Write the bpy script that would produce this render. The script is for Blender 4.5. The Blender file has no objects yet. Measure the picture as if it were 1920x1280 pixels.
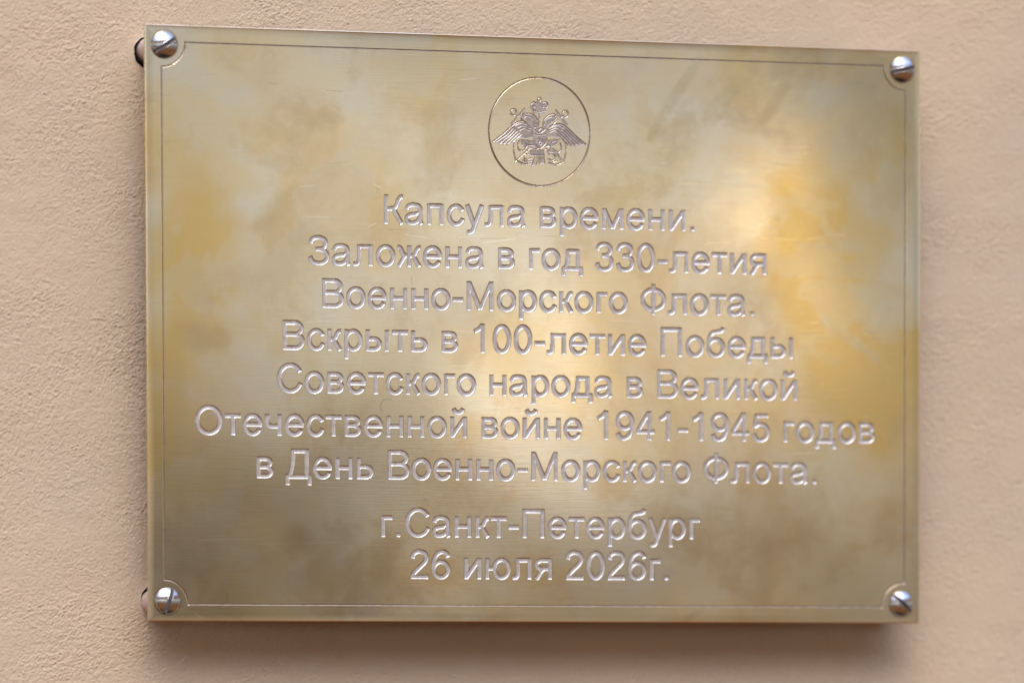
import bpy, math
import numpy as np
from mathutils import Matrix, Vector

S = bpy.context.scene
COL = S.collection
MM = 0.001
ZC = 1.6                       # height of the plaque centre above the pavement, metres
R_ = math.radians

# ------------------------------------------------------------------ camera
CAM_POS = (-786.204306, -2229.222852, -137.751905)      # mm, relative to the plaque centre
YAW, PITCH, ROLL = 0.334291, -0.081063, -0.001815
F_PX, PY = 12000.0, 2302.736946


def cam_axes():
    cy, sy, cp, sp = math.cos(YAW), math.sin(YAW), math.cos(PITCH), math.sin(PITCH)
    f = Vector((sy * cp, cy * cp, sp))
    r0 = Vector((cy, -sy, 0))
    u0 = r0.cross(f)
    cr, sr = math.cos(ROLL), math.sin(ROLL)
    return r0 * cr + u0 * sr, u0 * cr - r0 * sr, f


AX_R, AX_U, AX_F = cam_axes()
cam_data = bpy.data.cameras.new('camera')
cam = bpy.data.objects.new('camera', cam_data)
COL.objects.link(cam)
m3 = Matrix((AX_R, AX_U, -AX_F)).transposed()
cam.matrix_world = Matrix.Translation(Vector(CAM_POS) * MM + Vector((0, 0, ZC))) @ m3.to_4x4()
cam_data.sensor_width = 36.0
cam_data.sensor_fit = 'HORIZONTAL'
cam_data.lens = F_PX / 1920 * 36.0
cam_data.shift_y = (PY - 640) / 1920
cam_data.clip_start = 0.05
cam_data.clip_end = 200
cam_data.dof.use_dof = True
cam_data.dof.focus_distance = (Vector((-62, 4, 0)) - Vector(CAM_POS)).dot(AX_F) * MM
cam_data.dof.aperture_fstop = 5.0
S.camera = cam

# ------------------------------------------------------------------ sky and sun
SUN_EL, SUN_AZ = 56.0, -14.0       # azimuth measured from straight out of the wall, + = right
world = bpy.data.worlds.new('World')
S.world = world
world.use_nodes = True
wt = world.node_tree
wt.nodes.clear()


def N(nt, typ, **kw):
    n = nt.nodes.new(typ)
    for k, v in kw.items():
        if k == 'inp':
            for kk, vv in v.items():
                n.inputs[kk].default_value = vv
        else:
            setattr(n, k, v)
    return n


def math_node(nt, op, a, b=None, clamp=False):
    n = nt.nodes.new('ShaderNodeMath')
    n.operation = op
    n.use_clamp = clamp
    for i, v in enumerate((a, b)):
        if v is None:
            continue
        if isinstance(v, (int, float)):
            n.inputs[i].default_value = v
        else:
            nt.links.new(v, n.inputs[i])
    return n.outputs[0]


def smooth(nt, v, a, b):
    n = nt.nodes.new('ShaderNodeMapRange')
    n.interpolation_type = 'SMOOTHSTEP'
    n.inputs['From Min'].default_value = a
    n.inputs['From Max'].default_value = b
    nt.links.new(v, n.inputs['Value'])
    return n.outputs['Result']


def mixc(nt, fac, a, b, blend='MIX'):
    n = nt.nodes.new('ShaderNodeMix')
    n.data_type = 'RGBA'
    n.blend_type = blend
    for sock, v in ((n.inputs[0], fac), (n.inputs[6], a), (n.inputs[7], b)):
        if isinstance(v, (int, float)):
            sock.default_value = v
        elif isinstance(v, (tuple, list)):
            sock.default_value = tuple(v) + ((1,) if len(v) == 3 else ())
        else:
            nt.links.new(v, sock)
    return n.outputs[2]


def build_world():
    L = wt.links.new
    sky = N(wt, 'ShaderNodeTexSky', sky_type='NISHITA')
    sky.sun_disc = False
    sky.sun_elevation = R_(SUN_EL)
    sky.sun_rotation = R_(180 - SUN_AZ)
    sky.air_density = 1.0
    sky.dust_density = 2.0
    tc = N(wt, 'ShaderNodeTexCoord')
    sep = N(wt, 'ShaderNodeSeparateXYZ')
    L(tc.outputs['Generated'], sep.inputs[0])
    bw = N(wt, 'ShaderNodeRGBToBW')
    L(sky.outputs[0], bw.inputs[0])
    grey = N(wt, 'ShaderNodeCombineColor')
    L(math_node(wt, 'MULTIPLY', bw.outputs[0], 1.05), grey.inputs[0])
    L(bw.outputs[0], grey.inputs[1])
    L(math_node(wt, 'MULTIPLY', bw.outputs[0], 0.98), grey.inputs[2])
    cloudy = mixc(wt, math_node(wt, 'SUBTRACT', 0.55, math_node(wt, 'MULTIPLY', smooth(wt, sep.outputs[2], 0.15, 0.5), 0.55)), sky.outputs[0], grey.outputs[0])      # thin high cloud whitens the blue
    cl = N(wt, 'ShaderNodeTexNoise', inp={'Scale': 9.0, 'Detail': 3.0, 'Roughness': 0.5})
    L(tc.outputs['Generated'], cl.inputs['Vector'])
    cf = N(wt, 'ShaderNodeMapRange', inp={'From Min': 0.3, 'From Max': 0.7, 'To Min': 0.55, 'To Max': 1.5})
    L(cl.outputs[0], cf.inputs['Value'])
    sky_c = mixc(wt, 1.0, cloudy, cf.outputs[0], 'MULTIPLY')
    # below the skyline: the warm, dimmer street; above it pale haze with added bright and dark spots
    near = mixc(wt, smooth(wt, sep.outputs[2], -0.30, -0.03), (1.50, 0.66, 0.26), (1.75, 1.55, 1.33))   # warm sunlit paving, greyer street farther off
    near = mixc(wt, smooth(wt, sep.outputs[2], -0.86, -0.66), (0.16, 0.13, 0.13), near)                     # dark paving close to the wall
    street = mixc(wt, 1.0, near, cf.outputs[0], 'MULTIPLY')
    hz = smooth(wt, sep.outputs[2], -0.01, 0.075)

    def lobe(az, el, tight_az, tight_el, gain):
        # added soft bright or dark spot of sky, placed to reflect in the plate
        ax = math_node(wt, 'SUBTRACT', math_node(wt, 'ARCTAN2', sep.outputs[0], math_node(wt, 'MULTIPLY', sep.outputs[1], -1.0)), R_(az))
        az_ = math_node(wt, 'DIVIDE', ax, R_(tight_az))
        el_ = math_node(wt, 'DIVIDE', math_node(wt, 'SUBTRACT', sep.outputs[2], math.sin(R_(el))), R_(tight_el))
        q = math_node(wt, 'ADD', math_node(wt, 'MULTIPLY', az_, az_), math_node(wt, 'MULTIPLY', el_, el_))
        return math_node(wt, 'MULTIPLY', math_node(wt, 'POWER', 2.718, math_node(wt, 'MULTIPLY', q, -1.0)), gain)

    tot = 1.0
    for args in ((19.0, 6.5, 30.0, 4.5, -0.46), (19.3, 2.5, 0.7, 1.5, 1.35), (17.8, 4.8, 1.0, 1.1, 0.6),
                 (10.0, -1.2, 40.0, 2.2, -0.12), (15.2, 0.5, 1.6, 2.2, -0.46)):
        tot = math_node(wt, 'ADD', lobe(*args), tot)
    sky_c = mixc(wt, 1.0, sky_c, math_node(wt, 'ADD', 1.0, math_node(wt, 'MULTIPLY', smooth(wt, sep.outputs[2], 0.35, 0.6), 1.7)), 'MULTIPLY')
    # the far side of the street: a warm band of house fronts between the haze and the open sky
    fr = math_node(wt, 'MULTIPLY', smooth(wt, sep.outputs[2], 0.13, 0.20), math_node(wt, 'SUBTRACT', 1.0, smooth(wt, sep.outputs[2], 0.40, 0.48)))
    sky_c = mixc(wt, fr, sky_c, mixc(wt, 1.0, (1.85, 1.10, 0.56), cf.outputs[0], 'MULTIPLY'))
    out = mixc(wt, 1.0, mixc(wt, hz, street, sky_c), tot, 'MULTIPLY')
    glow = mixc(wt, 1.0, (1.0, 0.80, 0.50), lobe(21.75, 4.4, 0.28, 0.5, 30.0), 'MULTIPLY')      # added warm glow, aimed to make a golden highlight on the plate
    out = mixc(wt, 1.0, out, glow, 'ADD')
    bg = N(wt, 'ShaderNodeBackground', inp={'Strength': 0.14})
    L(out, bg.inputs[0])
    o = N(wt, 'ShaderNodeOutputWorld')
    L(bg.outputs[0], o.inputs[0])


build_world()
sd_ = bpy.data.lights.new('sun', 'SUN')
sd_.energy = 0.5
sd_.angle = R_(40)
sd_.color = (1.0, 0.99, 0.98)
sun = bpy.data.objects.new('sun', sd_)
COL.objects.link(sun)
to_sun = Vector((math.sin(R_(SUN_AZ)) * math.cos(R_(SUN_EL)), -math.cos(R_(SUN_AZ)) * math.cos(R_(SUN_EL)), math.sin(R_(SUN_EL))))
sun.rotation_euler = to_sun.to_track_quat('Z', 'Y').to_euler()
sun.location = (0, -3, 5)

S.view_settings.view_transform = 'Standard'
S.view_settings.look = 'None'
S.view_settings.exposure = 0.55
S.view_settings.gamma = 1.0
S.view_settings.use_curve_mapping = False
S.cycles.use_denoising = True

# ------------------------------------------------------------------ materials


def new_mat(name):
    m = bpy.data.materials.new(name)
    m.use_nodes = True
    nt = m.node_tree
    nt.nodes.clear()
    o = nt.nodes.new('ShaderNodeOutputMaterial')
    p = nt.nodes.new('ShaderNodeBsdfPrincipled')
    nt.links.new(p.outputs[0], o.inputs[0])
    return m, nt, p


def noise(nt, vec, scale, detail=3.0, rough=0.5, dist=0.0, stretch=None, loc=None):
    n = N(nt, 'ShaderNodeTexNoise', inp={'Scale': scale, 'Detail': detail, 'Roughness': rough, 'Distortion': dist})
    if stretch or loc:
        mp = N(nt, 'ShaderNodeMapping')
        if stretch:
            mp.inputs['Scale'].default_value = stretch
        if loc:
            mp.inputs['Location'].default_value = loc
        nt.links.new(vec, mp.inputs['Vector'])
        vec = mp.outputs[0]
    nt.links.new(vec, n.inputs['Vector'])
    return n.outputs[0]


def mat_brass():
    m, nt, p = new_mat('tarnished_brass')
    L = nt.links.new
    v = N(nt, 'ShaderNodeTexCoord').outputs['Object']
    warp = N(nt, 'ShaderNodeVectorMath', operation='MULTIPLY_ADD')
    wn = N(nt, 'ShaderNodeTexNoise', inp={'Scale': 30.0, 'Detail': 2.0})
    L(v, wn.inputs['Vector'])
    L(wn.outputs['Color'], warp.inputs[0])
    warp.inputs[1].default_value = (0.02, 0.02, 0.02)
    L(v, warp.inputs[2])
    wv = warp.outputs[0]
    at = lambda nm: N(nt, 'ShaderNodeAttribute', attribute_name=nm).outputs['Fac']

    def patch(nm, sc, loc, k):
        n_ = noise(nt, wv, sc, 4, 0.6, loc=loc)
        a_ = math_node(nt, 'ADD', at(nm), math_node(nt, 'MULTIPLY', math_node(nt, 'SUBTRACT', n_, 0.5), 2.2))
        return math_node(nt, 'MULTIPLY', smooth(nt, a_, 0.0, 0.95), k)

    c = mixc(nt, smooth(nt, noise(nt, wv, 13.0, 3, 0.55), 0.38, 0.62), (0.715, 0.555, 0.335), (0.69, 0.605, 0.47))
    c = mixc(nt, patch('pale', 24.0, (3, 1, 7), 0.75), c, (0.665, 0.615, 0.51))
    c = mixc(nt, patch('pink', 26.0, (9, 4, 2), 0.75), c, (0.70, 0.53, 0.35))
    c = mixc(nt, math_node(nt, 'MULTIPLY', smooth(nt, noise(nt, wv, 36.0, 5, 0.66, loc=(5, 8, 1)), 0.50, 0.66), 0.42), c, (0.62, 0.44, 0.23))
    c = mixc(nt, math_node(nt, 'MULTIPLY', smooth(nt, noise(nt, wv, 110.0, 4, 0.65, loc=(2, 2, 9)), 0.58, 0.74), 0.14), c, (0.40, 0.31, 0.2))
    c = mixc(nt, math_node(nt, 'MULTIPLY', smooth(nt, noise(nt, wv, 21.0, 4, 0.6, loc=(8, 3, 6)), 0.46, 0.68), 0.42), c, (0.70, 0.565, 0.435))
    c = mixc(nt, math_node(nt, 'MULTIPLY', smooth(nt, noise(nt, wv, 17.0, 4, 0.6, loc=(1, 6, 8)), 0.48, 0.68), 0.45), c, (0.665, 0.635, 0.565))
    c = mixc(nt, math_node(nt, 'MULTIPLY', smooth(nt, noise(nt, wv, 27.0, 5, 0.62, loc=(4, 4, 0)), 0.53, 0.69), 0.60), c, (0.54, 0.405, 0.24))
    c = mixc(nt, patch('gold', 22.0, (5, 8, 1), 0.92), c, (0.68, 0.475, 0.19))
    c = mixc(nt, patch('brown', 30.0, (1, 8, 4), 0.9), c, (0.55, 0.405, 0.25))
    tide = noise(nt, wv, 15.0, 4, 0.55, loc=(6, 2, 3))          # faint drying edges
    c = mixc(nt, math_node(nt, 'MULTIPLY', smooth(nt, tide, 0.535, 0.55), 0.20), c, (0.60, 0.47, 0.30))
    tide2 = noise(nt, wv, 19.0, 4, 0.55, loc=(2, 9, 3))
    c = mixc(nt, math_node(nt, 'MULTIPLY', smooth(nt, tide2, 0.55, 0.57), 0.22), c, (0.64, 0.60, 0.53))
    gr_ = N(nt, 'ShaderNodeAttribute', attribute_name='edge_dark').outputs['Fac']
    c = mixc(nt, math_node(nt, 'MULTIPLY', gr_, math_node(nt, 'MULTIPLY', noise(nt, v, 300.0, 2), 1.3)), c, (0.17, 0.13, 0.085))  # darkens the brass round the screws and along the cuts
    sc_ = N(nt, 'ShaderNodeAttribute', attribute_name='scratch').outputs['Fac']
    c = mixc(nt, math_node(nt, 'MULTIPLY', sc_, 1.0, True), c, (0.95, 0.90, 0.78))
    c = mixc(nt, math_node(nt, 'MULTIPLY', sc_, -1.0, True), c, (0.22, 0.17, 0.11))
    pitn = noise(nt, v, 900.0, 1)
    c = mixc(nt, math_node(nt, 'MULTIPLY', smooth(nt, pitn, 0.80, 0.84), 0.6), c, (0.25, 0.19, 0.12))
    # streaks left by wiping fingers (a stain with its own shape, carried by the sheet)
    st = N(nt, 'ShaderNodeAttribute', attribute_name='smudge').outputs['Fac']
    c = mixc(nt, math_node(nt, 'MULTIPLY', math_node(nt, 'MULTIPLY', st, smooth(nt, noise(nt, v, 120.0, 3, 0.6), 0.2, 0.65)), 0.32), c, (0.42, 0.32, 0.17))
    pl = N(nt, 'ShaderNodeAttribute', attribute_name='haze_mark').outputs['Fac']
    c = mixc(nt, math_node(nt, 'MULTIPLY', math_node(nt, 'MULTIPLY', pl, smooth(nt, noise(nt, v, 120.0, 3, 0.6), 0.2, 0.65)), 0.45), c, (0.62, 0.56, 0.47))
    # brushed grain
    g1 = noise(nt, v, 1.0, 3, 0.6, stretch=(45, 1, 1900))
    g2 = noise(nt, v, 1.0, 2, 0.6, stretch=(140, 1, 4200), loc=(3, 0, 1))
    gm = smooth(nt, noise(nt, wv, 17.0, 2, loc=(1, 5, 5)), 0.38, 0.62)
    gr = math_node(nt, 'ADD', math_node(nt, 'MULTIPLY', g1, 0.6), math_node(nt, 'MULTIPLY', g2, 0.4))
    dark = math_node(nt, 'MULTIPLY', smooth(nt, gr, 0.55, 0.68), math_node(nt, 'ADD', 0.02, math_node(nt, 'MULTIPLY', gm, 0.26)))
    c = mixc(nt, dark, c, (0.36, 0.30, 0.22))
    L(c, p.inputs['Base Color'])
    p.inputs['Metallic'].default_value = 1.0
    ro = math_node(nt, 'ADD', 0.055, math_node(nt, 'MULTIPLY', smooth(nt, noise(nt, wv, 20.0, 3, loc=(7, 7, 3)), 0.35, 0.68), 0.035))
    ro = math_node(nt, 'ADD', ro, math_node(nt, 'MULTIPLY', pl, 0.015))
    L(ro, p.inputs['Roughness'])
    p.inputs['Anisotropic'].default_value = 0.6
    t = N(nt, 'ShaderNodeCombineXYZ', inp={'X': 0.0, 'Y': 0.0, 'Z': 1.0})
    L(t.outputs[0], p.inputs['Tangent'])
    b = N(nt, 'ShaderNodeBump', inp={'Strength': 0.085, 'Distance': 0.00006})
    L(gr, b.inputs['Height'])
    L(b.outputs[0], p.inputs['Normal'])
    return m


def mat_cut(name, c1, c2, rough=0.42):
    m, nt, p = new_mat(name)
    L = nt.links.new
    v = N(nt, 'ShaderNodeTexCoord').outputs['Object']
    n = noise(nt, v, 420.0, 3, 0.6)
    c = mixc(nt, smooth(nt, n, 0.35, 0.7), c1, c2)
    L(c, p.inputs['Base Color'])
    p.inputs['Metallic'].default_value = 1.0
    p.inputs['Roughness'].default_value = rough
    b = N(nt, 'ShaderNodeBump', inp={'Strength': 0.5, 'Distance': 0.00008})
    L(noise(nt, v, 900.0, 2, 0.6), b.inputs['Height'])
    L(b.outputs[0], p.inputs['Normal'])
    return m


def mat_steel(name, col, rough, scr=0.3):
    m, nt, p = new_mat(name)
    L = nt.links.new
    v = N(nt, 'ShaderNodeTexCoord').outputs['Object']
    n = noise(nt, v, 600.0, 3, 0.6)
    L(mixc(nt, smooth(nt, n, 0.4, 0.75), col, tuple(x * 0.8 for x in col)), p.inputs['Base Color'])
    p.inputs['Metallic'].default_value = 1.0
    L(math_node(nt, 'ADD', rough, math_node(nt, 'MULTIPLY', n, 0.12)), p.inputs['Roughness'])
    b = N(nt, 'ShaderNodeBump', inp={'Strength': scr, 'Distance': 0.00005})
    L(noise(nt, v, 1500.0, 2, 0.6), b.inputs['Height'])
    L(b.outputs[0], p.inputs['Normal'])
    return m


def mat_plaster():
    m, nt, p = new_mat('painted_plaster')
    L = nt.links.new
    v = N(nt, 'ShaderNodeTexCoord').outputs['Object']
    c = mixc(nt, smooth(nt, noise(nt, v, 8.0, 5, 0.65), 0.32, 0.68), (0.495, 0.395, 0.283), (0.45, 0.365, 0.268))
    c = mixc(nt, math_node(nt, 'MULTIPLY', smooth(nt, noise(nt, v, 60.0, 4, 0.65, loc=(4, 0, 2)), 0.5, 0.75), 0.3), c, (0.43, 0.33, 0.23))
    sp = N(nt, 'ShaderNodeTexVoronoi', feature='F1', inp={'Scale': 75.0, 'Randomness': 1.0})
    L(v, sp.inputs['Vector'])
    spk = math_node(nt, 'MULTIPLY', math_node(nt, 'LESS_THAN', sp.outputs['Distance'], 0.045),
                    math_node(nt, 'GREATER_THAN', noise(nt, v, 38.0, 1), 0.62))
    c = mixc(nt, math_node(nt, 'MULTIPLY', spk, 0.65), c, (0.20, 0.15, 0.12))
    L(c, p.inputs['Base Color'])
    p.inputs['Roughness'].default_value = 0.82
    p.inputs['Specular IOR Level'].default_value = 0.25
    h = math_node(nt, 'ADD', math_node(nt, 'MULTIPLY', noise(nt, v, 420.0, 4, 0.6, 0.4), 0.6),
                  math_node(nt, 'MULTIPLY', noise(nt, v, 1300.0, 3, 0.65), 0.4))
    b = N(nt, 'ShaderNodeBump', inp={'Strength': 0.7, 'Distance': 0.0006})
    L(h, b.inputs['Height'])
    L(b.outputs[0], p.inputs['Normal'])
    return m


def mat_dust(name, col):
    m, nt, p = new_mat(name)
    v = N(nt, 'ShaderNodeTexCoord').outputs['Object']
    nt.links.new(mixc(nt, noise(nt, v, 500.0, 3), col, tuple(x * 0.55 for x in col)), p.inputs['Base Color'])
    p.inputs['Roughness'].default_value = 0.9
    return m


M_BRASS, M_CUT = mat_brass(), mat_cut('bare_engraved_metal', (0.71, 0.70, 0.70), (0.58, 0.55, 0.53))
M_CREST = mat_cut('etched_emblem_metal', (0.47, 0.425, 0.38), (0.34, 0.30, 0.26), 0.5)
M_LINE = mat_cut('scribed_line_metal', (0.34, 0.285, 0.235), (0.25, 0.20, 0.155))
M_SCREW = mat_steel('polished_steel', (0.53, 0.53, 0.56), 0.11, 0.25)
M_SLOT = mat_steel('milled_slot_steel', (0.17, 0.155, 0.15), 0.42, 0.6)
M_SPACER = mat_steel('brushed_spacer_metal', (0.66, 0.53, 0.47), 0.45)
M_SPACER.node_tree.nodes['Principled BSDF'].inputs['Metallic'].default_value = 0.35
M_WALL = mat_plaster()
M_HOLE = mat_dust('drilled_masonry', (0.10, 0.085, 0.08))
M_RIM = mat_dust('pale_filler', (0.50, 0.47, 0.52))

# ------------------------------------------------------------------ mesh helpers


def link(name, mesh, parent=None, label=None, cat=None, group=None, kind=None):
    o = bpy.data.objects.new(name, mesh)
    COL.objects.link(o)
    if parent:
        o.parent = parent
    if label:
        o['label'] = label
    if cat:
        o['category'] = cat
    if group:
        o['group'] = group
    if kind:
        o['kind'] = kind
    return o


def mesh_np(name, verts, quads, mat, smooth_=True, attrs=None):
    me = bpy.data.meshes.new(name)
    nv, nq = len(verts), len(quads)
    me.vertices.add(nv)
    me.vertices.foreach_set('co', np.ascontiguousarray(verts, np.float32).ravel())
    me.loops.add(nq * 4)
    me.loops.foreach_set('vertex_index', np.ascontiguousarray(quads, np.int32).ravel())
    me.polygons.add(nq)
    me.polygons.foreach_set('loop_start', np.arange(0, nq * 4, 4, dtype=np.int32))
    me.polygons.foreach_set('loop_total', np.full(nq, 4, np.int32))
    me.update(calc_edges=True)
    me.polygons.foreach_set('use_smooth', np.full(nq, smooth_, bool))
    for k, a in (attrs or {}).items():
        at = me.attributes.new(k, 'FLOAT', 'POINT')
        at.data.foreach_set('value', np.ascontiguousarray(a, np.float32))
    me.materials.append(mat)
    me.update()
    return me


def submesh(verts, quads, attrs=None):
    used = np.unique(quads)
    remap = np.zeros(len(verts), np.int64)
    remap[used] = np.arange(len(used))
    return verts[used], remap[quads], {k: a[used] for k, a in (attrs or {}).items()}


def sstep(t):
    t = np.clip(t, 0, 1)
    return t * t * (3 - 2 * t)


# ------------------------------------------------------------------ lettering as cutter strokes
def catmull(pts, n=10):
    p = np.array(pts, float)
    p = np.vstack([2 * p[0] - p[1], p, 2 * p[-1] - p[-2]])
    out = []
    for i in range(1, len(p) - 2):
        for k in range(n):
            t = k / n
            out.append(0.5 * (2 * p[i] + (p[i + 1] - p[i - 1]) * t + (2 * p[i - 1] - 5 * p[i] + 4 * p[i + 1] - p[i + 2]) * t * t
                              + (3 * p[i] - p[i - 1] - 3 * p[i + 1] + p[i + 2]) * t ** 3))
    out.append(p[-2])
    return np.array(out)


def ell(cx, cy, rx, ry, a0=0, a1=360, n=44):
    t = np.radians(np.linspace(a0, a1, n))
    return np.stack([cx + rx * np.cos(t), cy + ry * np.sin(t)], 1)


def G():
    """glyph -> (advance, [strokes]); a stroke is ('s', x0,y0,x1,y1) straight with square ends or ('c', points) curved"""
    s = lambda *a: ('s',) + a
    c = lambda *p: ('c', catmull(p))
    e = lambda *a: ('c', ell(*a))
    g = {}
    g['а'] = (556, [c((84, 365), (120, 445), (190, 480), (285, 484), (385, 455), (425, 380), (428, 250), (428, 120), (440, 50), (468, 0)), c((428, 295), (330, 262), (200, 245), (110, 205), (82, 135), (115, 65), (200, 38), (320, 62), (400, 130), (428, 200))])
    g['п'] = (542, [s(110, 0, 110, 519), s(432, 0, 432, 519), s(110, 472, 432, 472)])
    g['н'] = (552, [s(110, 0, 110, 519), s(442, 0, 442, 519), s(110, 268, 442, 268)])
    g['и'] = (559, [s(110, 0, 110, 519), s(449, 0, 449, 519), s(122, 40, 437, 480)])
    g['й'] = (559, g['и'][1] + [c((158, 722), (196, 650), (280, 626), (364, 650), (402, 722))])
    g['т'] = (458, [s(20, 472, 438, 472), s(229, 0, 229, 472)])
    g['г'] = (365, [s(110, 0, 110, 519), s(110, 472, 346, 472)])
    g['р'] = (556, [s(110, -199, 110, 519), e(290, 259, 180, 226)])
    g['о'] = (556, [e(278, 259, 198, 226)])
    g['с'] = (500, [e(270, 259, 187, 226, 25, 339)])
    g['е'] = (556, [e(277, 259, 194, 226, 2, 333), s(90, 266, 514, 266)])
    g['у'] = (500, [s(56, 519, 250, 15), c((446, 519), (250, 10), (222, -80), (180, -140), (120, -160), (55, -152))])
    g['л'] = (583, [c((172, 519), (172, 400), (172, 260), (165, 140), (138, 62), (80, 42), (15, 42)), s(471, 0, 471, 519), s(172, 472, 471, 472)])
    g['в'] = (531, [s(110, 0, 110, 519), s(110, 472, 290, 472), s(110, 275, 290, 275), s(110, 47, 290, 47),
                    e(285, 374, 126, 98, -90, 90), e(285, 161, 150, 114, -90, 90)])
    g['м'] = (688, [s(110, 0, 110, 519), s(578, 0, 578, 519), s(118, 500, 344, 20), s(344, 20, 570, 500)])
    k_arm = lambda x, sg: c((x + sg * 300, 474), (x + sg * 250, 470), (x + sg * 205, 420), (x + sg * 165, 335), (x + sg * 115, 282), (x, 270))
    g['ж'] = (669, [s(334, 0, 334, 519), k_arm(334, 1), k_arm(334, -1), s(434, 285, 606, 0), s(234, 285, 62, 0)])
    g['к'] = (438, [s(110, 0, 110, 519), k_arm(110, 1), s(212, 285, 390, 0)])
    g['д'] = (583, [s(14, 40, 560, 40), s(55, 40, 55, -146), s(515, 40, 515, -146), s(432, 40, 432, 519), s(165, 472, 432, 472),
                    c((170, 519), (170, 400), (158, 230), (108, 60))])
    g['я'] = (542, [s(432, 0, 432, 519), s(220, 472, 432, 472), e(215, 366, 128, 106, 90, 270), s(215, 260, 432, 260), c((262, 262), (190, 180), (125, 75), (72, 0))])
    g['б'] = (573, [e(287, 240, 196, 208), c((93, 250), (98, 400), (140, 545), (215, 612), (350, 640), (440, 660), (478, 738))])
    lobe = lambda x: [s(110, 303, x, 303), s(110, 47, x, 47), e(x, 175, 148, 128, -90, 90)]
    g['ы'] = (719, [s(110, 0, 110, 519), s(608, 0, 608, 519)] + lobe(268))
    g['ь'] = (521, [s(110, 0, 110, 519)] + lobe(290))
    g['ч'] = (521, [s(411, 0, 411, 519), c((90, 519), (90, 350), (118, 262), (205, 226), (320, 228), (411, 245))])
    g['ю'] = (750, [s(110, 0, 110, 519), s(110, 266, 300, 266), e(485, 259, 186, 226)])
    g['К'] = (583, [s(126, 0, 126, 716), c((562, 672), (500, 664), (448, 590), (395, 460), (320, 388), (126, 376)), s(300, 392, 540, 0)])
    g['З'] = (604, [c((78, 530), (130, 630), (270, 676), (420, 632), (472, 535), (425, 430), (330, 388), (205, 382)),
                    c((205, 382), (330, 378), (460, 325), (510, 208), (450, 85), (285, 38), (130, 85), (66, 205))])
    g['3'] = (556, [c((88, 525), (145, 630), (268, 672), (400, 625), (440, 530), (395, 428), (300, 388), (205, 384)),
                    c((205, 384), (300, 382), (425, 330), (470, 210), (415, 85), (268, 38), (132, 85), (78, 200))])
    g['В'] = (667, [s(126, 0, 126, 716), s(126, 669, 380, 669), s(126, 378, 395, 378), s(126, 47, 395, 47),
                    e(378, 524, 172, 146, -90, 90), e(388, 212, 196, 166, -90, 90)])
    g['М'] = (833, [s(122, 0, 122, 716), s(711, 0, 711, 716), s(130, 690, 416, 30), s(416, 30, 703, 690)])
    g['Ф'] = (760, [s(380, -25, 380, 742), e(380, 362, 288, 248)])
    g['П'] = (719, [s(126, 0, 126, 716), s(593, 0, 593, 716), s(126, 669, 593, 669)])
    g['С'] = (722, [e(382, 358, 282, 320, 28, 338)])
    g['О'] = (778, [e(389, 358, 292, 320)])
    g['Д'] = (677, [s(0, 44, 662, 44), s(46, 44, 46, -166), s(616, 44, 616, -166), s(545, 44, 545, 716), s(185, 669, 545, 669),
                    c((192, 716), (190, 560), (172, 330), (105, 60))])
    g['0'] = (556, [e(278, 353, 190, 315)])
    g['1'] = (556, [s(327, 0, 327, 716), c((327, 700), (240, 600), (109, 522))])
    g['2'] = (556, [c((88, 505), (120, 610), (200, 664), (290, 672), (405, 630), (452, 525), (415, 420), (320, 320), (195, 205), (110, 105), (92, 50)), s(40, 47, 503, 47)])
    g['4'] = (556, [s(352, 690, 62, 230), s(25, 210, 515, 210), s(370, 0, 370, 716)])
    g['5'] = (556, [s(150, 660, 475, 660), s(165, 690, 105, 345), c((105, 375), (185, 432), (280, 442), (410, 385), (462, 240), (405, 95), (268, 38), (140, 78), (80, 195))])
    tail6 = [(468, 535), (420, 632), (308, 672), (180, 612), (108, 480), (88, 330), (92, 235)]
    g['6'] = (556, [c(*tail6), e(278, 230, 187, 192)])
    g['9'] = (556, [c(*[(553 - x, 710 - y) for x, y in tail6]), e(275, 480, 187, 192)])
    g['-'] = (333, [s(30, 262, 303, 262)])
    g['.'] = (278, [s(139, 0, 139, 104)])
    g[' '] = (278, [])
    return g


GL = G()
EM = 14.66
HW = 0.053 * EM
LINES = [('Капсула времени.', 37.45), ('Заложена в год 330-летия', 22.2), ('Военно-Морского Флота.', 6.9),
         ('Вскрыть в 100-летие Победы', -8.4), ('Советского народа в Великой', -23.8),
         ('Отечественной войне 1941-1945 годов', -39.25), ('в День Военно-Морского Флота.', -54.5),
         ('г.Санкт-Петербург', -75.3), ('26 июля 2026г.', -90.4)]

PW, PH = 300.0, 212.1
CELL = 0.13
nx, nz = int(PW / CELL) + 1, int(PH / CELL) + 1
gx = np.linspace(-PW / 2, PW / 2, nx)
gz = np.linspace(-PH / 2, PH / 2, nz)
dx, dz = gx[1] - gx[0], gz[1] - gz[0]
SD = np.full((nz, nx), 9.0, np.float32)       # distance to the nearest cut edge, negative inside a cut
PID = np.full((nz, nx), -1, np.int16)         # which cut


def window(x0, x1, z0, z1):
    i0, i1 = max(0, int((x0 + PW / 2) / dx) - 1), min(nx, int((x1 + PW / 2) / dx) + 3)
    j0, j1 = max(0, int((z0 + PH / 2) / dz) - 1), min(nz, int((z1 + PH / 2) / dz) + 3)
    return slice(j0, j1), slice(i0, i1)


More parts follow.
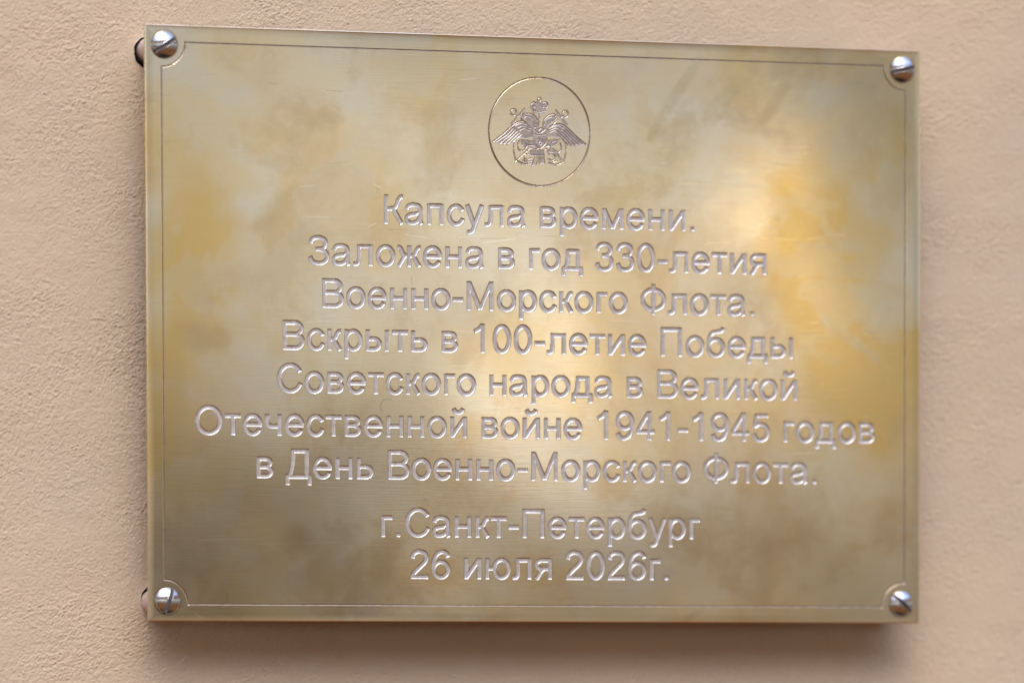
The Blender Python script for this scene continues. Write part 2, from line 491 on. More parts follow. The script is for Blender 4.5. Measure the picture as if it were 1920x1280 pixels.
def d_poly(X, Z, P, w, square=True):
    """distance to an open polyline of half-width w, cut square at both ends"""
    d = np.full(X.shape, 1e9)
    for a, b in zip(P[:-1], P[1:]):
        v = b - a
        l2 = v @ v
        if l2 < 1e-12:
            continue
        t = np.clip(((X - a[0]) * v[0] + (Z - a[1]) * v[1]) / l2, 0, 1)
        d = np.minimum(d, (X - a[0] - t * v[0]) ** 2 + (Z - a[1] - t * v[1]) ** 2)
    d = np.sqrt(d) - w
    if square and np.hypot(*(P[0] - P[-1])) > w:
        for p, q in ((P[0], P[1]), (P[-1], P[-2])):
            n = (p - q) / np.hypot(*(p - q))
            near = np.hypot(X - p[0], Z - p[1]) < 1.6 * w
            d = np.where(near, np.maximum(d, (X - p[0]) * n[0] + (Z - p[1]) * n[1]), d)
    return d


def d_box(X, Z, a, b, w):
    v = b - a
    L = np.hypot(*v)
    u = v / L
    mid = (a + b) / 2
    p = np.abs((X - mid[0]) * u[0] + (Z - mid[1]) * u[1]) - L / 2
    q = np.abs(-(X - mid[0]) * u[1] + (Z - mid[1]) * u[0]) - w
    return np.where((p > 0) & (q > 0), np.hypot(p, q), np.maximum(p, q))


def carve(fn, x0, x1, z0, z1, pid):
    js, is_ = window(x0, x1, z0, z1)
    X, Z = np.meshgrid(gx[is_], gz[js])
    d = fn(X, Z).astype(np.float32)
    old = SD[js, is_]
    PID[js, is_] = np.where(d < old, pid, PID[js, is_])
    SD[js, is_] = np.minimum(old, d)


def carve_stroke(st, ox, oz, sc, w, pid):
    if st[0] == 's':
        a, b = np.array([ox + st[1] * sc, oz + st[2] * sc]), np.array([ox + st[3] * sc, oz + st[4] * sc])
        P = np.array([a, b])
        fn = lambda X, Z: d_box(X, Z, a, b, w)
    else:
        P = np.array([ox, oz]) + st[1] * sc
        fn = lambda X, Z: d_poly(X, Z, P, w)
    mg = w + 0.8
    carve(fn, P[:, 0].min() - mg, P[:, 0].max() + mg, P[:, 1].min() - mg, P[:, 1].max() + mg, pid)


rng = np.random.default_rng(7)
for li, (txt, base) in enumerate(LINES):
    width = sum(GL[ch][0] for ch in txt) * EM / 1000
    x = -width / 2 - 0.15
    for ch in txt:
        adv, strokes = GL[ch]
        jw = HW * (1 + rng.normal(0, 0.02))
        for st in strokes:
            carve_stroke(st, x, base, EM / 1000, jw, li)
        x += adv * EM / 1000

# border line with quarter-circle corners round the screws
B_IN, B_R, SCR = 5.97, 8.84, 7.11
PID_BORDER, PID_RING, PID_CREST = 20, 21, 22
hw2, hh2 = PW / 2, PH / 2
BW = 0.25
bx_, bz_ = hw2 - B_IN, hh2 - B_IN
for a, b in (((-bx_ + B_R, bz_), (bx_ - B_R, bz_)), ((-bx_ + B_R, -bz_), (bx_ - B_R, -bz_)),
             ((-bx_, -bz_ + B_R), (-bx_, bz_ - B_R)), ((bx_, -bz_ + B_R), (bx_, bz_ - B_R))):
    carve_stroke(('s',) + a + b, 0, 0, 1, BW, PID_BORDER)
for sx, sz, a0 in ((-1, 1, 270), (1, 1, 180), (-1, -1, 0), (1, -1, 90)):
    carve_stroke(('c', ell(sx * bx_, sz * bz_, B_R, B_R, a0, a0 + 90, 40)), 0, 0, 1, BW, PID_BORDER)

# emblem: ring, then the double-headed eagle with crown, shield and crossed anchors
RCX, RCZ, RR = -0.71, 72.07, 19.6
carve(lambda X, Z: np.abs(np.hypot(X - RCX, Z - RCZ) - RR) - 0.21, RCX - 21, RCX + 21, RCZ - 21, RCZ + 21, PID_RING)


def em(pts):
    p = np.array(pts, float)
    u = (p[:, 0] - 697) * RR / 509
    w = -(p[:, 1] - 678) * RR / 539.5 + 0.0266 * u
    return np.stack([RCX + u, RCZ + w], 1)


ejs, eis = window(RCX - 19.2, RCX + 19.2, RCZ - 19.2, RCZ + 19.2)
EX, EZ = np.meshgrid(gx[eis], gz[ejs])


def inside_sd(poly):
    P = np.vstack([poly, poly[:1]])
    d = d_poly(EX, EZ, P, 0.0, False)
    c = np.zeros(EX.shape, bool)
    for (x0, z0), (x1, z1) in zip(P[:-1], P[1:]):
        if z0 == z1:
            continue
        c ^= ((z0 > EZ) != (z1 > EZ)) & (EX < (x1 - x0) * (EZ - z0) / (z1 - z0) + x0)
    return np.where(c, -d, d)


FILLS = [
    [(605, 405), (622, 384), (660, 378), (690, 376), (730, 376), (770, 380), (790, 405), (786, 440), (765, 470), (752, 500), (695, 512), (640, 500), (624, 462), (608, 432)],
    [(540, 490), (590, 492), (640, 512), (676, 548), (690, 590), (686, 640), (640, 650), (596, 610), (560, 570), (520, 540), (516, 510)],
    [(734, 560), (780, 515), (840, 495), (872, 512), (878, 545), (845, 575), (800, 610), (760, 652), (730, 640), (724, 600)],
    [(225, 778), (330, 700), (410, 628), (450, 590), (510, 568), (570, 596), (632, 640), (630, 735), (560, 752), (500, 735), (452, 760), (400, 794), (372, 806), (335, 796), (300, 800), (270, 786)],
    [(1168, 806), (1080, 735), (1000, 660), (958, 622), (900, 596), (830, 606), (776, 646), (772, 690), (800, 722), (870, 742), (920, 742), (975, 785), (1030, 815), (1070, 808), (1110, 815)],
    [(632, 650), (700, 640), (768, 650), (772, 760), (748, 810), (700, 845), (655, 818), (632, 765)],
    [(500, 752), (560, 755), (640, 770), (655, 830), (620, 850), (560, 840), (520, 810)],
    [(760, 765), (840, 750), (900, 752), (880, 800), (830, 830), (770, 835), (745, 820)],
    [(600, 860), (700, 850), (740, 860), (735, 915), (690, 922), (600, 915)],
    [(765, 860), (800, 850), (830, 838), (865, 862), (870, 880), (930, 960), (915, 972), (845, 890), (780, 885)],
    [(545, 440), (556, 452), (425, 612), (405, 598), (470, 520)],
    [(852, 455), (872, 458), (985, 605), (968, 622), (900, 540)],
    [(650, 920), (672, 930), (640, 1020), (612, 1024), (625, 975)],
    [(690, 920), (738, 920), (736, 990), (702, 1008), (684, 980)],
]
GROOVES = [  # (points, half-width mm)
    ('crown', [(612, 404), (640, 384), (665, 395)], .16), ('crown', [(730, 385), (765, 386), (782, 408), (770, 440)], .16),
    ('cross', [(730, 432), (775, 430)], .13), ('cross', [(752, 405), (752, 458)], .13), ('eye', [(636, 425), (650, 430)], .25), ('band', [(640, 470), (700, 482), (758, 468)], .13),
    ('ribbon', [(697, 512), (692, 580), (694, 650)], .2),
    ('ring', None, (437, 483, 30)), ('ring', None, (957, 499, 31)), ('ring', None, (697, 357, 17)),
    ('shank', [(455, 508), (480, 520)], .2), ('shank', [(510, 545), (610, 645)], .16), ('shank', [(935, 522), (915, 535)], .2), ('shank', [(880, 560), (790, 645)], .16),
    ('neck', [(545, 496), (600, 498), (648, 522), (684, 570)], .18), ('neck', [(560, 520), (610, 535), (620, 555)], .13),
    ('neck', [(742, 560), (785, 518), (845, 498)], .18), ('neck', [(780, 545), (820, 530), (850, 540)], .13),
    ('wing', [(228, 778), (330, 702), (412, 628), (470, 585), (530, 575), (575, 598)], .2),
    ('wing', [(1166, 806), (1080, 737), (1000, 662), (955, 622), (890, 600), (800, 625)], .2),
    ('shield', [(632, 652), (700, 690), (768, 655), (770, 760), (746, 808), (702, 842), (656, 816), (636, 765), (632, 652)], .17),
    ('shield', [(645, 705), (700, 714), (758, 705)], .13), ('rider', [(690, 735), (705, 760), (690, 790), (712, 800)], .22), ('rider', [(668, 740), (664, 775)], .15),
    ('chief', [(640, 660), (655, 630), (690, 660), (715, 640), (745, 662)], .15), ('orb', [(694, 580), (694, 625)], .3),
    ('anchor', [(610, 835), (530, 905), (455, 972)], .18), ('anchor', [(440, 790), (436, 860), (458, 968)], .18), ('anchor', [(472, 966), (540, 998), (612, 992)], .22), ('anchor', [(530, 962), (570, 976), (618, 968)], .2),
    ('anchor', [(960, 800), (962, 880), (940, 972)], .2), ('anchor', [(936, 978), (860, 1006), (790, 985)], .2), ('anchor', [(870, 966), (830, 982)], .18),
    ('wreath', [(492, 766), (478, 810), (492, 858), (540, 862), (575, 818), (640, 812)], .17), ('wreath', [(530, 770), (525, 815)], .2),
    ('wreath', [(905, 790), (918, 840), (895, 878), (860, 872)], .17), ('wreath', [(760, 830), (800, 815), (815, 850)], .17),
    ('claw', [(600, 900), (552, 905), (545, 940), (580, 955), (615, 940)], .16), ('claw', [(600, 912), (735, 916)], .16), ('claw', [(790, 900), (840, 905), (852, 940), (825, 965), (785, 950)], .18),
    ('tail', [(650, 930), (628, 1010)], .16), ('tail', [(712, 930), (706, 1000)], .16), ('tail', [(680, 935), (664, 1000)], .13), ('tail', [(738, 935), (752, 990)], .14),
    ('beak', [(540, 500), (560, 520), (545, 536)], .13), ('beak', [(872, 512), (852, 530), (868, 545)], .13), ('neck', [(600, 520), (650, 560), (664, 610)], .12), ('neck', [(812, 522), (762, 562), (744, 615)], .12),
    ('crown', [(660, 400), (668, 465)], .11), ('crown', [(700, 395), (700, 470)], .11), ('crown', [(740, 400), (730, 465)], .11), ('hatch', [(650, 725), (752, 730)], .1), ('hatch', [(655, 780), (742, 784)], .1),
    ('claw', [(620, 870), (618, 915)], .11), ('claw', [(660, 868), (656, 918)], .11), ('claw', [(705, 866), (705, 918)], .11), ('wreath', [(560, 762), (600, 790), (590, 830)], .12), ('wreath', [(860, 765), (820, 790), (850, 815)], .12),
    ('coil', [(560, 800), (600, 830), (650, 850), (690, 842)], .15), ('coil', [(770, 850), (740, 870), (745, 930)], .15),
]
for k in range(5):                                  # flight feathers of both wings
    t = k / 4
    GROOVES.append(('feather', [(262 + 150 * t, 778 + 22 * math.sin(t * 2.4)), (370 + 105 * t, 706 + 30 * t), (432 + 85 * t, 640 + 62 * t)], .17))
    GROOVES.append(('feather', [(1130 - 150 * t, 800 + 18 * math.sin(t * 2.4)), (1030 - 105 * t, 722 + 26 * t), (965 - 85 * t, 655 + 58 * t)], .17))
for k in range(3):
    GROOVES.append(('covert', [(455 + 20 * k, 612 + 26 * k), (520 + 12 * k, 592 + 26 * k), (600, 622 + 22 * k)], .16))
    GROOVES.append(('covert', [(940 - 20 * k, 640 + 24 * k), (880 - 12 * k, 612 + 26 * k), (800, 640 + 22 * k)], .16))
fill_sd = np.full(EX.shape, 9.0)
for f in FILLS:
    fill_sd = np.minimum(fill_sd, inside_sd(em(f)))
groove_sd = np.full(EX.shape, 9.0)
for kind, pts, w in GROOVES:
    if pts is None:
        c0 = em([(w[0], w[1])])[0]
        d = np.abs(np.hypot(EX - c0[0], EZ - c0[1]) - w[2] * RR / 525) - 0.19
    else:
        d = d_poly(EX, EZ, catmull(em(pts), 6), w, False)
    groove_sd = np.minimum(groove_sd, d)

# heights: everything is one sheet of metal, cut and slightly bowed
DEPTH, BEV = 0.27, 0.22
H = -DEPTH * sstep(-SD / BEV)
thin = (PID >= 20)
# the scribed lines were cut with a slanted point: the wall on the outer side is broad, the inner one steep
GX, GZ = np.meshgrid(gx, gz)
rs = np.hypot(np.abs(GX) - bx_, np.abs(GZ) - bz_)
lx, lz = np.abs(GX) - bx_, np.abs(GZ) - bz_
off = np.where(np.abs(rs - B_R) < 0.3, B_R - rs, np.where(np.abs(lz) < 0.3, lz, np.where(GX < 0, -lx, lx)))
off = np.where(PID == PID_RING, (np.hypot(GX - RCX, GZ - RCZ) - RR) * BW / 0.21, off)
t_ = off / BW
prof = np.clip((1 - t_) / 1.5, 0, 1) * np.clip((1 + t_) / 0.5, 0, 1)
H = np.where(thin & (SD < 0), -0.30 * prof, np.where(thin, 0, H))
crest = -0.06 * sstep(-fill_sd / 0.2) - 0.20 * np.clip(-groove_sd / 0.15, 0, 1)
H[ejs, eis] = np.minimum(H[ejs, eis], crest)
csd = np.minimum(fill_sd, groove_sd)
sub = PID[ejs, eis]
PID[ejs, eis] = np.where((csd < 0) & (SD[ejs, eis] > 0), PID_CREST, sub)
SD[ejs, eis] = np.minimum(SD[ejs, eis], csd)

edge = np.minimum(np.minimum(GX + hw2, hw2 - GX), np.minimum(GZ + hh2, hh2 - GZ))
H -= 0.06 * np.clip(1 - edge / 3.2, 0, 1) ** 2 + 0.05 * np.clip(1 - edge / 0.4, 0, 1) ** 2


def bow(X, Z):
    """gentle waviness of the rolled sheet, mm"""
    x, z = X / 150, Z / 106
    b = 0.4 * (1 - x * x) * 0.5 + 0.6 * (1 - z * z) * 0.5
    b += 0.10 * np.sin(2.1 * x + 1.7 * z + 0.6) + 0.07 * np.sin(3.7 * x - 2.2 * z + 1.9) + 0.05 * np.sin(1.3 * x + 4.6 * z + 4.0)
    b += 0.022 * np.sin(7.9 * x + 2.1 * z + 1.0) + 0.02 * np.sin(5.2 * x - 6.7 * z + 2.2) + 0.012 * np.sin(9.5 * x + 8.1 * z)
    return b


H += bow(GX, GZ)


def soft(seed, l):
    r = np.random.default_rng(seed)
    n1, n2 = int(PH / l) + 3, int(PW / l) + 3
    a = r.normal(size=(n1, n2))
    t1, t2 = np.linspace(0, n1 - 1.001, nz), np.linspace(0, n2 - 1.001, nx)
    i1, i2 = t1.astype(int), t2.astype(int)
    f1, f2 = sstep(t1 - i1)[:, None], sstep(t2 - i2)[None]
    A = lambda p, q_: a[i1 + p][:, i2 + q_]
    return (A(0, 0) * (1 - f2) + A(0, 1) * f2) * (1 - f1) + (A(1, 0) * (1 - f2) + A(1, 1) * f2) * f1


wu = 5.0 * soft(1, 22) + 2.2 * soft(2, 9)
ww = 5.0 * soft(3, 22) + 2.2 * soft(4, 9)


# wiping marks, in plaque millimetres: (x0, z0, x1, z1, width0, width1)
def blob(marks):
    a = np.zeros(GX.shape, np.float32)
    for x0, z0, x1, z1, w0, w1, k in marks:
        v = np.array([x1 - x0, z1 - z0])
        t = np.clip(((GX - x0) * v[0] + (GZ - z0) * v[1]) / (v @ v), 0, 1)
        d = np.hypot(GX - x0 - t * v[0], GZ - z0 - t * v[1])
        w = w0 + (w1 - w0) * t
        a = np.maximum(a, k * sstep((w - d + 0.5 * wu * 0.2) / 1.8 + 0.5))
    return a


smudge = blob([(42, 71, 60, 98, 1.6, 2.2, 1.0), (65.5, 79, 83, 99, 3.0, 3.2, .75), (87, 78.5, 96, 92, 2.0, 2.0, 1.0), (96, 92, 100, 102, 1.6, 1.2, .6)])
hazem = blob([(110, 33, 127, 34, 1.2, 3.0, .7), (124, 18, 134, 12, 3.0, 2.5, .6), (112, 6, 133, -8, 2.4, 1.4, .9), (105, -5, 116, -9, 1.4, 1.8, .6), (76, 16, 84, 12, 1.2, 1.0, .4)])

# patina: where the sheet has gone golden, brown, pink or pale, plus one painted highlight tint (picture positions -> plaque millimetres)
def unproj(x, y, Y):
    d = np.array(AX_R) * (x - 960) / F_PX - np.array(AX_U) * (y - PY) / F_PX + np.array(AX_F)
    C = np.array(CAM_POS)
    return C + d * (Y - C[1]) / d[1]


def patina(sp):
    a = np.zeros(GX.shape, np.float32)
    for x, y, rx, ry, k in sp:
        p = unproj(x, y, 0)
        a += k * np.exp(-(((GX + wu - p[0]) / (rx / 4.9)) ** 2 + ((GZ + ww - p[2]) / (ry / 5.05)) ** 2))
    return np.clip(a, 0, 1)


att_gold = patina([(1470, 390, 50, 60, .5), (370, 340, 60, 50, .5), (400, 440, 90, 60, .7), (345, 530, 60, 70, .8), (420, 600, 60, 60, .6), (310, 640, 50, 60, .8), (375, 720, 50, 60, .4),  # first spot: the highlight's yellow, painted into the brass colour
                   (370, 900, 70, 50, .6), (300, 800, 40, 80, .5), (1560, 380, 80, 70, .7), (1550, 490, 90, 70, .8), (1660, 430, 50, 90, .6), (1600, 640, 90, 80, .9),
                   (1560, 730, 110, 70, .8), (1630, 810, 70, 60, .8), (1480, 830, 60, 50, .5), (1660, 240, 60, 70, .5), (1560, 112, 140, 16, .5), (1240, 120, 60, 50, .35),
                   (990, 1090, 26, 40, .7), (1500, 560, 60, 60, .6), (1700, 640, 30, 160, .6), (290, 420, 30, 120, .4), (560, 700, 40, 40, .3)])
att_brown = patina([(505, 425, 40, 30, .55), (555, 990, 45, 40, .6), (720, 1030, 26, 50, .6), (1500, 960, 80, 60, .5), (1440, 1030, 110, 50, .65), (1610, 1050, 70, 70, .7), (1680, 930, 40, 90, .6),
                    (400, 610, 50, 40, .5), (590, 1050, 60, 60, .35), (380, 520, 40, 30, .4), (1450, 270, 45, 30, .3), (600, 190, 26, 40, .3), (1300, 1150, 60, 16, .5), (640, 1110, 160, 30, .3), (330, 1020, 60, 60, .3)])
att_pink = patina([(580, 240, 60, 60, .6), (780, 220, 60, 40, .6), (1100, 250, 60, 90, .8), (1130, 150, 80, 50, .6), (1000, 660, 90, 40, .5), (1430, 925, 60, 30, .7), (865, 800, 50, 26, .5),
                   (690, 300, 60, 50, .4), (1150, 930, 80, 30, .4), (940, 210, 40, 50, .4), (620, 330, 80, 50, .4), (760, 770, 90, 30, .3)])
att_pale = patina([(520, 320, 70, 50, .6), (470, 380, 60, 40, .6), (700, 180, 70, 60, .5), (800, 330, 60, 60, .5), (1330, 240, 100, 70, .8), (1290, 350, 90, 60, .8), (1260, 190, 60, 60, .4),
                   (620, 560, 70, 70, .7), (590, 680, 60, 80, .7), (640, 860, 70, 50, .7), (700, 900, 70, 50, .6), (450, 950, 70, 60, .6), (610, 1040, 60, 70, .6), (1260, 760, 60, 50, .6),
                   (1280, 900, 60, 60, .7), (1350, 950, 80, 60, .6), (800, 1060, 120, 60, .4), (330, 640, 26, 40, .4), (1370, 1090, 60, 60, .6), (1150, 1040, 80, 60, .4), (1550, 190, 80, 50, .5)])

verts = np.stack([GX, -H, GZ], 2).reshape(-1, 3) * MM
idx = np.arange(nx * nz).reshape(nz, nx)
quads = np.stack([idx[:-1, :-1], idx[:-1, 1:], idx[1:, 1:], idx[1:, :-1]], 2).reshape(-1, 4)
csd_ = 0.25 * (SD[:-1, :-1] + SD[:-1, 1:] + SD[1:, 1:] + SD[1:, :-1])
fid = np.where(csd_ < -0.02, PID[:-1, :-1], -1)
alt = np.where(csd_ < -0.02, PID[1:, 1:], -1)
fid = np.maximum(fid, alt).reshape(-1)
att_edge_dark = np.zeros(GX.shape, np.float32)
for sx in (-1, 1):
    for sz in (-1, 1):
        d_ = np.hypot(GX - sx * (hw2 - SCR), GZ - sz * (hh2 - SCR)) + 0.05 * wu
        att_edge_dark = np.maximum(att_edge_dark, 0.85 * np.exp(-np.clip(d_ - 4.8, 0, None) / 0.35))  # contact shadow round each screw head, painted into the brass colour
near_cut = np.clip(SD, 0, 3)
att_edge_dark = np.maximum(att_edge_dark, np.where(PID < 20, 0.38, 0.2) * np.exp(-near_cut / 0.22) * np.clip(0.6 + 0.25 * ww / 5, 0, 1))  # darker colour along the edges of the cuts
att_scr = np.zeros(GX.shape, np.float32)
srng = np.random.default_rng(21)
marks_ = [(862, 150, 892, 148, .5), (612, 170, 642, 172, -.45), (500, 155, 520, 158, -.3), (1290, 560, 1340, 566, .3), (700, 345, 712, 352, .5), (690, 425, 705, 418, .6), (560, 350, 590, 348, .4),
          (905, 455, 965, 448, .55), (860, 446, 905, 441, .4), (760, 440, 800, 446, .4), (770, 520, 772, 535, -.5), (1028, 592, 1024, 600, -.5), (480, 1020, 640, 1016, .25), (372, 1012, 470, 1010, .35), (365, 1150, 380, 1158, .5), (1420, 170, 1460, 150, .2)]
for k in range(70):
    x0 = srng.uniform(420, 1560)
    y0 = srng.choice([srng.uniform(280, 460), srng.uniform(560, 780), srng.uniform(780, 1120)])
    L_ = srng.uniform(10, 60)
    marks_.append((x0, y0, x0 + L_, y0 + srng.normal(0, 0.05) * L_, srng.choice([-.3, .35]) * srng.uniform(.4, 1.1)))
pts_ = [(1160 + 32 * math.cos(a), 782 - 40 * math.sin(a)) for a in np.linspace(0.9, 3.9, 9)]
pts_ = [(726 + (p[0] - 1160) * 0.42, 762 + (p[1] - 782) * 0.36) for p in pts_]
for a, b in zip(pts_[:-1], pts_[1:]):
    marks_.append((a[0], a[1], b[0], b[1], -.5))
for x0, y0, x1, y1, k_s in marks_:
    a, b = unproj(x0, y0, 0), unproj(x1, y1, 0)
    a, b = np.array([a[0], a[2]]), np.array([b[0], b[2]])
    js, is_ = window(min(a[0], b[0]) - .5, max(a[0], b[0]) + .5, min(a[1], b[1]) - .5, max(a[1], b[1]) + .5)
    X_, Z_ = np.meshgrid(gx[is_], gz[js])
    d_ = np.abs(d_poly(X_, Z_, np.array([a, b]), 0.0, False))
    att_scr[js, is_] += k_s * np.exp(-(d_ / 0.13) ** 2)
attrs = {'scratch': att_scr.reshape(-1), 'edge_dark': att_edge_dark.reshape(-1), 'smudge': smudge.reshape(-1), 'haze_mark': hazem.reshape(-1),
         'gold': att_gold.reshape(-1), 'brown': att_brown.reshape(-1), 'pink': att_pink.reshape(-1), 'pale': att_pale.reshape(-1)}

plaque = link('memorial_plaque', None, label='engraved brass memorial plaque with four slotted screws, mounted off the beige plaster wall', cat='plaque')
plaque.location = (0, 0, ZC)

# the sheet: front (without the cuts), rim and back
vf, qf, af = submesh(verts, quads[fid < 0], attrs)
T = 1.5
loop = np.concatenate([idx[0, :], idx[1:, -1], idx[-1, -2::-1], idx[-2:0:-1, 0]])
lv = verts[loop]
bv = lv.copy()
bv[:, 1] = T * MM
n0 = len(vf)
nl = len(loop)
rim = np.vstack([lv, bv])
k = np.arange(nl)
rq = np.stack([n0 + k, n0 + nl + k, n0 + nl + (k + 1) % nl, n0 + (k + 1) % nl], 1)
corner = np.array([[-hw2, T, -hh2], [hw2, T, -hh2], [hw2, T, hh2], [-hw2, T, hh2]]) * MM
bq = np.array([[n0 + 2 * nl + i for i in (3, 2, 1, 0)]])
va = np.vstack([vf, rim, corner])
qa = np.vstack([qf, rq, bq])
aa = {kk: np.concatenate([a, np.zeros(len(va) - n0)]) for kk, a in af.items()}
link('plate', mesh_np('plate', va, qa, M_BRASS, True, aa), plaque)


def cut_part(name, pid, parent, label=None, mat=None):
    sel = quads[fid == pid]
    v, q, _ = submesh(verts, sel)
    return link(name, mesh_np(name, v, q, mat or M_CUT), parent, label)


for li, (txt, base) in enumerate(LINES):
    cut_part('inscription_line', li, plaque, 'engraved line reading "%s"' % txt)
cut_part('border_line', PID_BORDER, plaque, None, M_LINE)
crest_o = cut_part('emblem', PID_CREST, plaque, 'engraved double-headed eagle with crown, shield and crossed anchors', M_CREST)
cut_part('ring', PID_RING, crest_o, None, M_LINE)


# ------------------------------------------------------------------ screws and spacers
def screw_mesh(ang):
    n = 121
    t = np.linspace(-1, 1, n)
    A, Bq = np.meshgrid(t, t)
    r = np.maximum(np.abs(A), np.abs(Bq))
    l = np.hypot(A, Bq) + 1e-9
    X, Z = A * r / l, Bq * r / l
    Rm, hd, lip = 4.85, 2.05, 0.75
    rr = np.hypot(X, Z)
    Y = lip + hd * (np.sqrt(np.clip(1.28 - rr * rr, 0, None)) - math.sqrt(0.28)) / (math.sqrt(1.28) - math.sqrt(0.28))
    Y -= 0.25 * np.clip((rr - 0.9) / 0.1, 0, 1) ** 2
    top = Y.max()
    px = (X * math.cos(ang) + Z * math.sin(ang)) * Rm
    pz = (-X * math.sin(ang) + Z * math.cos(ang)) * Rm
    s_ = sstep((0.66 - np.abs(pz)) / 0.14 + 0.5)
    Y = Y * (1 - s_) + np.minimum(Y, top - 1.5 + 0.03 * np.sin(px * 9 + ang)) * s_
    Y += 0.09 * np.exp(-((np.abs(pz) - 0.78) / 0.12) ** 2) * (0.4 + 0.6 * np.sin(px * 3.1 + ang * 5) ** 2) * (rr < 0.9)   # raised burr along the slot
    v = np.stack([X * Rm, -Y, Z * Rm], 2).reshape(-1, 3)
    ii = np.arange(n * n).reshape(n, n)
    q = np.stack([ii[:-1, :-1], ii[:-1, 1:], ii[1:, 1:], ii[1:, :-1]], 2).reshape(-1, 4)
    fs = s_.reshape(-1)[q].mean(1) > 0.5
    lp = np.concatenate([ii[0, :], ii[1:, -1], ii[-1, -2::-1], ii[-2:0:-1, 0]])
    b = v[lp].copy()
    b[:, 1] = 0.35
    b2 = v[lp].copy()
    m = len(lp)
    kk = np.arange(m)
    o = n * n
    q2 = np.stack([o + kk, o + m + kk, o + m + (kk + 1) % m, o + (kk + 1) % m], 1)
    v = np.vstack([v, b2, b]) * MM
    hv, hq, _ = submesh(v, np.vstack([q[~fs], q2]))
    sv, sq, _ = submesh(v, q[fs])
    return mesh_np('screw', hv, hq, M_SCREW), mesh_np('slot', sv, sq, M_SLOT)


def tube(name, r, y0, y1, mat, cap=None, n=72, flip=False):
    t = np.linspace(0, 2 * math.pi, n, endpoint=False)
    ys = np.linspace(y0, y1, 6)
    v = np.vstack([np.stack([r * np.cos(t), np.full(n, y), r * np.sin(t)], 1) for y in ys] +
                  ([np.stack([0.02 * np.cos(t), np.full(n, ys[-1]), 0.02 * np.sin(t)], 1)] if cap else []))
    q = []
    kk = np.arange(n)
    for j in range(len(v) // n - 1):
        q.append(np.stack([j * n + kk, j * n + (kk + 1) % n, (j + 1) * n + (kk + 1) % n, (j + 1) * n + kk], 1))
    q = np.vstack(q)
    if flip:
        q = q[:, ::-1]
    return mesh_np(name, v * MM, q, mat)


GAP = 18.9
for sx, sz, ang, lb in ((-1, 1, 31, 'screw with slot rising to the right, burred edges'), (1, 1, 13, 'screw with nearly level slot'),
                        (-1, -1, 70, 'screw with nearly upright slot'), (1, -1, -43, 'screw with slot falling to the right')):
    px, pz = sx * (hw2 - SCR), sz * (hh2 - SCR)
    y = -float(bow(np.array(px), np.array(pz)))
    head, slot = screw_mesh(R_(ang))
    o = link('screw', head, plaque, lb)
    link('slot', slot, o)
    o.location = (px * MM, y * MM, pz * MM)
    s = link('spacer', tube('spacer', 4.5, T + 0.02, GAP + 9, M_SPACER), plaque)
    s.location = (px * MM, 0, pz * MM)


# ------------------------------------------------------------------ wall
def axis(lo, hi, step, far):
    a = np.arange(lo, hi + step / 2, step)
    out, s_, x = [], step, a[-1]
    while x < far:
        s_ *= 1.18
        x += s_
        out.append(x)
    neg, s_, x = [], step, a[0]
    while x > -far:
        s_ *= 1.18
        x -= s_
        neg.append(x)
    return np.concatenate([neg[::-1], a, out]), len(neg), len(a)


WST = 0.3
wx, ox_, cxn = axis(-245, 245, WST, 2600)
wz, oz_, czn = axis(-180, 165, WST, 1600)
rng = np.random.default_rng(11)


def band(seed, lx, lz, ang=0.0, lo=0.0):
    """noise with correlation lengths lx, lz (mm) at an angle, unit rms"""
    r = np.random.default_rng(seed)
    w = r.normal(size=(czn, cxn))
    fx = np.fft.fftfreq(cxn, WST)
    fz = np.fft.fftfreq(czn, WST)
    FX, FZ = np.meshgrid(fx, fz)
    ca, sa = math.cos(ang), math.sin(ang)
    U, V = FX * ca + FZ * sa, -FX * sa + FZ * ca
    g = np.exp(-((U * lx) ** 2 + (V * lz) ** 2) * 6.0)
    if lo:
        g *= 1 - np.exp(-((U * lx) ** 2 + (V * lz) ** 2) * lo)
    o = np.fft.ifft2(np.fft.fft2(w) * g).real
    return o / o.std()


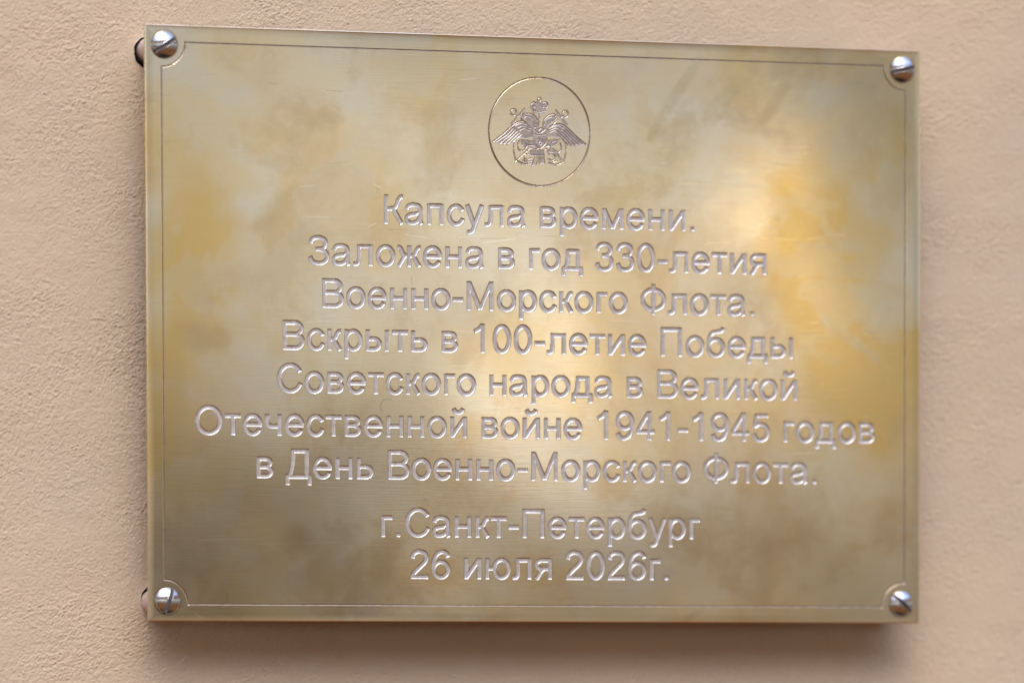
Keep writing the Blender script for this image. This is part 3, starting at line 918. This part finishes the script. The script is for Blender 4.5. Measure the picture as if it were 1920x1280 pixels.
a1 = band(1, 0.72, 0.46, R_(28), 9.0)
a2 = band(2, 0.42, 0.32, R_(50), 8.0)
a3 = band(3, 4.5, 3.2, R_(20))
a4 = band(4, 25, 18)
amp = 0.78 + 0.30 * np.clip(band(5, 14, 9, R_(15)) * 0.8, -1.3, 1.4)
relief = amp * (0.046 * a1 + 0.030 * np.abs(a1) * a2 + 0.026 * a2 + 0.03 * band(8, 1.5, 1.1, R_(10), 6.0)) + 0.03 * a3 + 0.07 * a4
pit = band(6, 0.7, 0.6)
relief -= 0.25 * np.clip(pit - 2.9, 0, 1)
fade = np.minimum.outer(np.minimum(np.arange(czn), czn - 1 - np.arange(czn)), np.minimum(np.arange(cxn), cxn - 1 - np.arange(cxn)))
relief *= sstep(fade / 30.0)
WX, WZ = np.meshgrid(wx, wz)
WY = np.zeros_like(WX)
WY[oz_:oz_ + czn, ox_:ox_ + cxn] = -relief


h1 = unproj(278.6, 99.0, GAP)
h2 = unproj(289.5, 1123.5, GAP)
holes = [(h1[0], h1[2], 5.6), (h2[0], h2[2], 5.2), (hw2 - SCR, hh2 - SCR, 5.3), (hw2 - SCR, -hh2 + SCR, 5.3)]
keep = np.ones(WX.shape, bool)
for hx, hz, hr in holes:
    ang = np.arctan2(WZ - hz, WX - hx)
    hre = hr + 0.18 * np.sin(3 * ang + hx) + 0.12 * np.sin(7 * ang + 1)
    d = np.hypot(WX - hx, WZ - hz)
    WY = np.where(d < hr + 3, WY * sstep((d - hr) / 3.0), WY)
    snap = (np.abs(d - hre) < 0.36)
    k_ = np.where(snap, hre / np.maximum(d, 1e-6), 1)
    WX, WZ = hx + (WX - hx) * k_, hz + (WZ - hz) * k_
    keep &= ~((d < hre) & ~snap)
wv = np.stack([WX, WY + GAP, WZ], 2).reshape(-1, 3) * MM
ii = np.arange(WX.size).reshape(WX.shape)
wq = np.stack([ii[:-1, :-1], ii[:-1, 1:], ii[1:, 1:], ii[1:, :-1]], 2).reshape(-1, 4)
kf = keep.reshape(-1)
wq = wq[kf[wq].all(1)]
wv, wq, _ = submesh(wv, wq)
wall = link('plaster_wall', mesh_np('plaster_wall', wv, wq, M_WALL), None, 'beige painted wall of rough plaster behind the brass plaque', 'wall', None, 'thing')
wall.location = (0, 0, ZC)
for hx, hz, hr in holes[:2]:
    h = link('drill_hole', tube('drill_hole', hr + 0.15, GAP + 0.05, GAP + 22, M_HOLE, cap=True, flip=True), wall)
    h.location = (hx * MM, 0, hz * MM)
